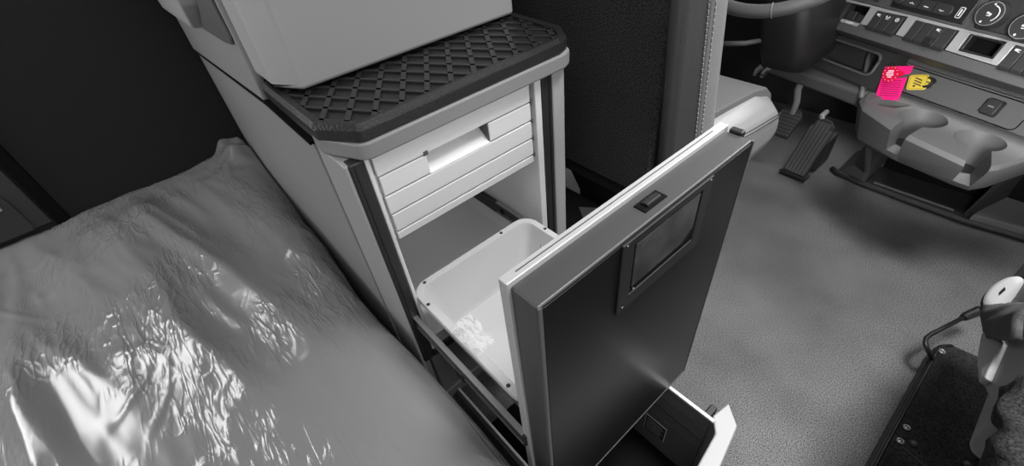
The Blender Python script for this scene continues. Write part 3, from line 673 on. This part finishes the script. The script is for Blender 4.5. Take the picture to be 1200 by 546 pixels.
# base of the console
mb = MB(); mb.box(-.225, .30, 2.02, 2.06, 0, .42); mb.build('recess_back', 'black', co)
mb = MB(); mb.loft([[(-.345, 1.905, 0), (-.245, 1.872, 0), (-.235, 1.88, 0), (-.232, 2.10, 0), (-.345, 2.10, 0)], [(-.30, 1.90, .06), (-.247, 1.862, .06), (-.236, 1.87, .06), (-.235, 2.10, .06), (-.30, 2.10, .06)], [(-.28, 1.80, .20), (-.258, 1.74, .20), (-.240, 1.75, .20), (-.24, 2.05, .20), (-.28, 2.05, .20)], [(-.285, 1.76, .33), (-.262, 1.63, .33), (-.246, 1.64, .33), (-.246, 1.95, .33), (-.285, 1.95, .33)]]); mb.build('side_pillar', 'dash', co, bevel=.006)
mb = MB(); mb.tube([(-.36, 1.905, .008), (-.335, 1.886, .010), (-.245, 1.870, .010), (.07, 1.860, .010), (.24, 1.885, .010), (.5, 1.95, .01)], .011, 10); mb.build('base_lip', 'dash_dk', co, smooth=True)
mb = MB(); mb.prism([(-.235, 1.872), (.065, 1.866), (.13, 2.02), (-.235, 2.02)], 'z', 0, .018); mb.build('base_tray', 'dash_dk', co, bevel=.004)
mb = MB(); mb.tube([(-.212, 1.885, .022), (.034, 1.882, .022)], .005, 8); mb.build('tray_edge', 'dash', co)
mb = MB(); mb.loft([[(.076, 1.872, 0), (.50, 1.95, 0), (.50, 2.3, 0), (.17, 2.3, 0)], [(.082, 1.884, .030), (.50, 1.965, .030), (.50, 2.3, .10), (.175, 2.3, .10)]]); mb.build('duct_cover', 'dash_mid', co, bevel=.004)
mb = MB(); mb.loft([[(.066, 1.868, .0), (.074, 1.868, 0), (.165, 2.1, 0), (.14, 2.1, 0)], [(.060, 1.868, .035), (.068, 1.872, .035), (.160, 2.1, .32), (.12, 2.05, .32)]]); mb.build('side_web', 'dash_dk', co, bevel=.002)

# power socket cap on the sloped panel
sc_ = thing('socket_cap', 'small square black socket cap on the sloped console panel', 'socket cap', tuple(KM @ V((.19, .04, .003))))
mb = MB(KM); mb.prism(rrect(.172, .212, .018, .062, .007), 'z', .003, .006); mb.build('bezel', 'dplast', sc_, bevel=.001)
mb = MB(KM); mb.prism(rrect(.173, .207, .020, .058, .006), 'z', .006, .015); cp = mb.build('flap', 'switch', sc_, bevel=.003)
mb = MB(KM); mb.box(.184, .197, .039, .0420, .0148, .0154); mb.build('flap_mark', 'grey', sc_)

# tags
def tagbuild(K):
    pass
tg = thing('pink_tag', 'bright pink paper tag with printed lines hanging on the console panel', 'tag', tuple(KM @ V((-.07, .03, .03))))
vo = V((-.22, 1.70, .44)) - hn * .06; vz = V((0, 0, 1)); vn = -hn
VM = Matrix(((ex.x, vz.x, vn.x, vo.x), (ex.y, vz.y, vn.y, vo.y), (ex.z, vz.z, vn.z, vo.z), (0, 0, 0, 1)))
TM = VM @ Matrix.Translation((-.023, .045, 0)) @ Matrix.Rotation(math.radians(18), 4, 'Z') @ Matrix.Rotation(math.radians(-14), 4, 'X') @ Matrix.Diagonal((.88, .80, 1, 1))
mb = MB(TM); mb.prism([(-.045, -.058), (.030, -.058), (.036, .022), (-.004, .020), (-.002, .030), (.040, .034), (.046, .062), (-.040, .058)], 'z', 0, .0009); tcard = mb.build('card', 'pink', tg)
mb = MB(TM)
for k in range(8):
    w = .010 - k * .0075; mb.box(-.034 + .002 * (k % 2), .024 - .006 * ((k * 3) % 3), w - .0011, w + .0011, .0009, .0012)
mb.build('printed_line', 'ink', tg)
rd = thing('red_tag', 'red round tag with white lettering on top of the pink tag', 'tag', tuple(TM @ V((-.025, .045, .004))))
RM = VM @ Matrix.Translation((-.040, .069, .0035)) @ Matrix.Rotation(math.radians(-14), 4, 'X') @ Matrix.Rotation(math.radians(18), 4, 'Z') @ Matrix.Rotation(math.radians(-6), 4, 'Y')
mb = MB(RM); oc = [(.0235 * math.cos(math.radians(22.5 + 45 * k)), .0235 * math.sin(math.radians(22.5 + 45 * k))) for k in range(8)]; mb.prism(oc, 'z', .0, .0015); mb.prism([(.017, -.008), (.036, -.004), (.036, .006), (.017, .010)], 'z', 0, .0014); mb.build('disc', 'red', rd)
mb = MB(RM)
for k, (a_, b_) in enumerate(((-.007, .008), (-.011, .011), (-.010, .012), (-.006, .007))):
    w = .0085 - k * .0056; s = a_
    while s < b_ - .002: mb.box(s, s + .0030, w - .0019, w + .0019, .0015, .0019); s += .0040
for k in range(12):
    q = 2 * math.pi * k / 12; mb.box(.0195 * math.cos(q) - .0014, .0195 * math.cos(q) + .0014, .0195 * math.sin(q) - .0008, .0195 * math.sin(q) + .0008, .0015, .0019)
mb.build('lettering', 'tag_white', rd)
mb = MB(RM); mb.tube([(.0 + .008 * math.cos(q), .026 + .006 * math.sin(q), .001) for q in [2 * math.pi * i / 16 for i in range(17)]], .0012, 6); mb.build('ring', 'dplast', rd)
yt = thing('yellow_tag', 'yellow diamond key tag with black stripes beside the pink tag', 'tag', tuple(KM @ V((.003, .039, .012))))
YM = KM @ Matrix.Translation((.003, .039, .012)) @ Matrix.Rotation(math.radians(24), 4, 'Z') @ Matrix.Rotation(math.radians(8), 4, 'Y')
mb = MB(YM); mb.prism(rrect(-.023, .023, -.022, .022, .007), 'z', 0, .002); mb.prism(rrect(.018, .034, -.009, .009, .006), 'z', .0002, .0018); mb.build('plate', 'yellow', yt, bevel=.0006)
mb = MB(YM)
pp = rrect(-.0195, .0195, -.0185, .0185, .005); mb.tube([(p[0], p[1], .0021) for p in pp + pp[:1]], .0004, 5)
for k in range(3):
    c = -.006 + k * .0075; mb.loft([[(-.010 + k * .001, c - .001 + .004, .0019), (.009, c - .006, .0019), (.010, c - .003, .0019), (-.009 + k * .001, c + .002 + .004, .0019)], [(-.010 + k * .001, c - .001 + .004, .0024), (.009, c - .006, .0024), (.010, c - .003, .0024), (-.009 + k * .001, c + .002 + .004, .0024)]])
mb.box(-.009, -.003, -.013, -.008, .0019, .0024); mb.build('stripes', 'ink_k', yt)
ky = thing('ignition_key', 'black ignition key head behind the yellow tag', 'key', tuple(KM @ V((.026, .048, .003))))
mb = MB(KM); mb.lathe((.026, .048, .003), (0, 0, 1), [(.016, 0), (.016, .003), (.013, .005)], 24); mb.build('key_socket', 'dplast', ky)
mb = MB(KM); mb.tube([(.022 + .012 * math.cos(q), .047 + .013 * math.sin(q), .010 + .003 * math.cos(q)) for q in [2 * math.pi * i / 20 for i in range(21)]], .003, 8); mb.build('key_ring', 'dplast', ky, smooth=True)
mb = MB(KM); mb.box(.022, .030, .046, .050, .004, .012); mb.build('key_blade', 'steel', ky)

# ------------------------------------------------------------------ carpeted floor panel, lever
fp = thing('floor_panel', 'black carpeted floor panel with snap fasteners beside the passenger seat', 'floor panel', (.3, .9, 0))
PO = [(.155, .55), (.155, 1.195), (.162, 1.222), (.178, 1.236), (.46, 1.258), (.46, .55)]
mb = MB(); mb.prism(PO, 'z', 0, .046); mb.build('edge_trim', 'gasket', fp, bevel=.006)
mb = MB(); mb.prism(inset(PO[::-1], .006)[::-1], 'z', .046, .052); mb.build('carpet_top', 'panel_carpet', fp, bevel=.002)
mb = MB(); mb.tube([(.163, .56, .052), (.163, 1.19, .052), (.170, 1.215, .052), (.183, 1.228, .052)], .004, 8); mb.build('edge_bead', 'dplast', fp, smooth=True)
for (x, y) in ((.171, 1.190), (.179, .913), (.180, .870)):
    mb = MB(); mb.tube([(x + .006 * math.cos(q), y + .006 * math.sin(q), .0535) for q in [2 * math.pi * i / 16 for i in range(17)]], .0022, 8); mb.lathe((x, y, .0518), (0, 0, 1), [(.005, 0), (.004, .0012)], 12); mb.build('snap_ring', 'steel', fp, smooth=True)
for (x, y) in ((.201, .884), (.289, .913)):
    mb = MB(); mb.lathe((x, y, .052), (0, 0, 1), [(.0085, 0), (.0085, .002), (.006, .005), (.0005, .006)], 16); mb.build('button', 'grey_dk', fp, smooth=True)
mb = MB(); mb.loft([[(.16, .868, .0522), (.40, .80, .0522), (.40, .802, .0522), (.16, .870, .0522)], [(.16, .868, .0526), (.40, .80, .0526), (.40, .802, .0526), (.16, .870, .0526)]]); mb.build('fold_line', 'gasket', fp)
lv = thing('floor_lever', 'thin bent black lever rod with thick grip above the carpeted floor panel', 'lever', (.150, 1.14, .05))
mb = MB(); mb.tube([(.162, 1.150, .050), (.152, 1.132, .078), (.141, 1.125, .096), (.1305, 1.134, .102), (.126, 1.150, .104), (.130, 1.172, .104), (.140, 1.200, .104), (.170, 1.288, .104)], .0055, 10); mb.build('rod', 'dplast', lv, smooth=True)
mb = MB(); mb.tube([(.1685, 1.283, .104), (.172, 1.294, .104), (.190, 1.338, .104)], [.0085, .011, .0125], 12); mb.build('grip', 'dplast', lv, bevel=.001)

# ------------------------------------------------------------------ passenger seat and the draped jacket
ps = thing('passenger_seat', 'passenger seat with grey plastic side shield cropped by the lower right edge', 'seat', (.40, .85, 0))
mb = MB(); mb.loft([[(.30, .62, .052), (.60, .62, .052), (.60, 1.0, .052), (.30, 1.0, .052)], [(.27, .55, .40), (.62, .55, .40), (.62, 1.02, .40), (.27, 1.02, .40)]]); mb.build('seat_base', 'grey_dk', ps, bevel=.02, seg=3)
mb = MB(); mb.tube([(.305, .985, .06), (.29, .93, .14), (.278, .86, .24), (.272, .80, .33)], .006, 8); mb.build('base_piping', 'grey', ps, smooth=True)
mb = MB(); side = [(1.16, .43), (1.13, .378), (1.02, .372), (.905, .390), (.77, .440), (.70, .478), (.61, .54), (.58, .60), (.60, .635), (.70, .60), (.84, .545), (.93, .515), (1.04, .50)]
mb.loft([[(.160, p[0], p[1]) for p in side], [(.178, p[0], p[1]) for p in side]]); mb.build('side_shield', 'shield', ps, bevel=.008, seg=3)
mb = MB(); fc = ((.905, .402), (.80, .436), (.690, .492), (.685, .510), (.77, .510), (.845, .462)); fi = ((.89, .412), (.80, .444), (.70, .496), (.70, .504), (.765, .500), (.835, .458))
mb.loft([[(.161, p[0], p[1]) for p in fc], [(.152, p[0], p[1]) for p in fc], [(.149, p[0], p[1]) for p in fi]]); mb.build('facet_highlight', 'grey_lt', ps, bevel=.003)  # facet in a lighter grey, a painted highlight on the side shield
mb = MB(); ca, cb = [], []
g1, g2 = 26, 14; vs = []; fs = []
for i in range(g1 + 1):
    for j in range(g2 + 1):
        u, v = i / g1, j / g2
        lo = V((.148, .985 - .27 * u, .372 + .20 * u + .03 * math.sin(u * 3.0) * -1)); hi = V((.148, .965 - .23 * u, .425 + .21 * u))
        p = lo.lerp(hi, v); p.x -= .014 * math.sin(math.pi * v) + .004 * fbm(u * 6, v * 3, 12); p.z += .004 * fbm(u * 8, v * 4, 3)
        vs.append(p)
for i in range(g1):
    for j in range(g2): a_ = i * (g2 + 1) + j; fs.append((a_, a_ + 1, a_ + g2 + 2, a_ + g2 + 1))
mb.add(vs, fs); so = mb.build('fabric_flap', 'flap', ps, smooth=True); md = so.modifiers.new('t', 'SOLIDIFY'); md.thickness = .010
mb = MB(); mb.loft([[(.176, .60, .44), (.176, 1.10, .40), (.176, 1.14, .46), (.176, 1.02, .52), (.176, .60, .60)], [(.62, .60, .44), (.62, 1.10, .40), (.62, 1.14, .46), (.62, 1.02, .53), (.62, .60, .62)]]); mb.build('cushion', 'leather_lt', ps, bevel=.02, seg=3)
c = V((.150, .990, .432)); e1 = V((.10, .86, .50)).normalized(); e3 = V((-.72, -.30, .62)); e2 = e3.cross(e1).normalized(); e3 = e1.cross(e2)
if e3.x > 0: e3 = -e3
def disc(prof, a_, b_): return [[c + e3 * h + e1 * (a_ * k * math.cos(q)) + e2 * (b_ * k * math.sin(q)) for q in [2 * math.pi * i / 28 for i in range(28)]] for h, k in prof]
mb = MB(); mb.loft(disc(((-.004, 1), (.004, 1), (.007, .92), (.008, .6), (.0084, .02)), .040, .024)); kn = mb.build('recline_knob', 'knob_pale', ps, smooth=True)
mb = MB(); mb.loft(disc(((-.012, 1), (-.001, 1)), .046, .030)); mb.build('knob_collar', 'dplast', ps)
mb = MB(); mb.loft([[c + e3 * hh + e1 * a_ + e2 * b_ for a_, b_ in ((-.010, -.0015), (.004, -.0035), (.010, .001), (-.004, .002))] for hh in (.0078, .0092)]); mb.build('knob_mark', 'dplast', kn)
# jacket: lumpy draped cloth over the cushion's near corner
mb = MB(); g1, g2 = 40, 34; vs = []; fs = []
for i in range(g1 + 1):
    for j in range(g2 + 1):
        u, v = i / g1, j / g2
        y = .625 - .30 * u + .02 * fbm(u * 5, v * 5, 1)
        s = v * .36 - .035 + .03 * fbm(u * 4, 0, 8)
        base = .575 + .07 * min(1, max(0, (.62 - y) / .25))
        if s > 0: x, z = .160 + s, base + .02 + .0 * s
        else: x, z = .154 - .006 * fbm(u * 9, v * 9, 2), base + .02 + s * .9
        z += .016 * fbm(u * 4, v * 4, 4) + .006 * fbm(u * 14, v * 12, 6); x += .010 * fbm(u * 5, v * 5, 5)
        vs.append((x, y, z))
for i in range(g1):
    for j in range(g2): a_ = i * (g2 + 1) + j; fs.append((a_, a_ + 1, a_ + g2 + 2, a_ + g2 + 1))
mb.add(vs, fs); jk = mb.build('fleece_jacket', 'fleece', smooth=True)
md = jk.modifiers.new('thick', 'SOLIDIFY'); md.thickness = .012
tag(jk, 'black fleece jacket draped over the passenger seat at the lower right corner', 'jacket')

# ------------------------------------------------------------------ light
def area(name, loc, target, size, power, sy=None):
    l = bpy.data.lights.new(name, 'AREA'); l.energy = power; l.size = size
    if sy: l.shape = 'RECTANGLE'; l.size_y = sy
    o = bpy.data.objects.new(name, l); C.objects.link(o); o.location = loc
    o.rotation_euler = (V(target) - V(loc)).to_track_quat('-Z', 'Y').to_euler(); return o
area('windscreen_light', (.10, 2.75, 1.95), (-.1, .3, .1), 1.4, 52, .8)
area('passenger_window_light', (1.9, .35, 1.5), (-.4, .5, .5), 1.0, 20, .8)
area('bunk_window_light', (-1.25, -.66, 1.10), (-.5, -.50, .66), 1.2, 13, .30)
area('overhead_fill', (.25, -.35, 2.25), (-.4, .5, .4), .9, 7)  # added overhead fill that lifts the dark seat back
h_ = area('floor_pool_fill', (.22, .80, 2.4), (.05, .80, 0), .5, 11); h_.data.spread = math.radians(65)  # added downward fill that brightens the middle of the floor
f_ = area('dash_fill', (.34, .05, 1.10), (.0, 1.70, .60), .35, 2.5); f_.data.spread = math.radians(42)  # added fill beside the camera for the dash and console
area('cabinet_fill', (-.80, .30, .845), (-.72, .30, .5), .16, .17)  # added fill inside the cabinet to brighten its dark interior
w = bpy.data.worlds.new('World'); S.world = w; w.use_nodes = True
w.node_tree.nodes['Background'].inputs['Color'].default_value = (1, 1, 1, 1); w.node_tree.nodes['Background'].inputs['Strength'].default_value = .16
S.view_settings.view_transform = 'Standard'; S.view_settings.look = 'None'

# ------------------------------------------------------------------ camera
cam = bpy.data.cameras.new('camera'); cam.sensor_fit = 'HORIZONTAL'; cam.sensor_width = 36.0; cam.lens = 530.52 / 1200 * 36.0; cam.clip_start = .01
co_ = bpy.data.objects.new('camera', cam); C.objects.link(co_); S.camera = co_
r0_ = V((0.65759252, 0.74801164, -0.08972552)); r1_ = V((0.45928157, -0.49244406, -0.73929648)); r2_ = V((-0.59718718, 0.44494656, -0.66737549))
Rm = Matrix((r0_, -r1_, -r2_)).transposed()
co_.matrix_world = Matrix.Translation((0, 0, 1.15)) @ Rm.to_4x4()
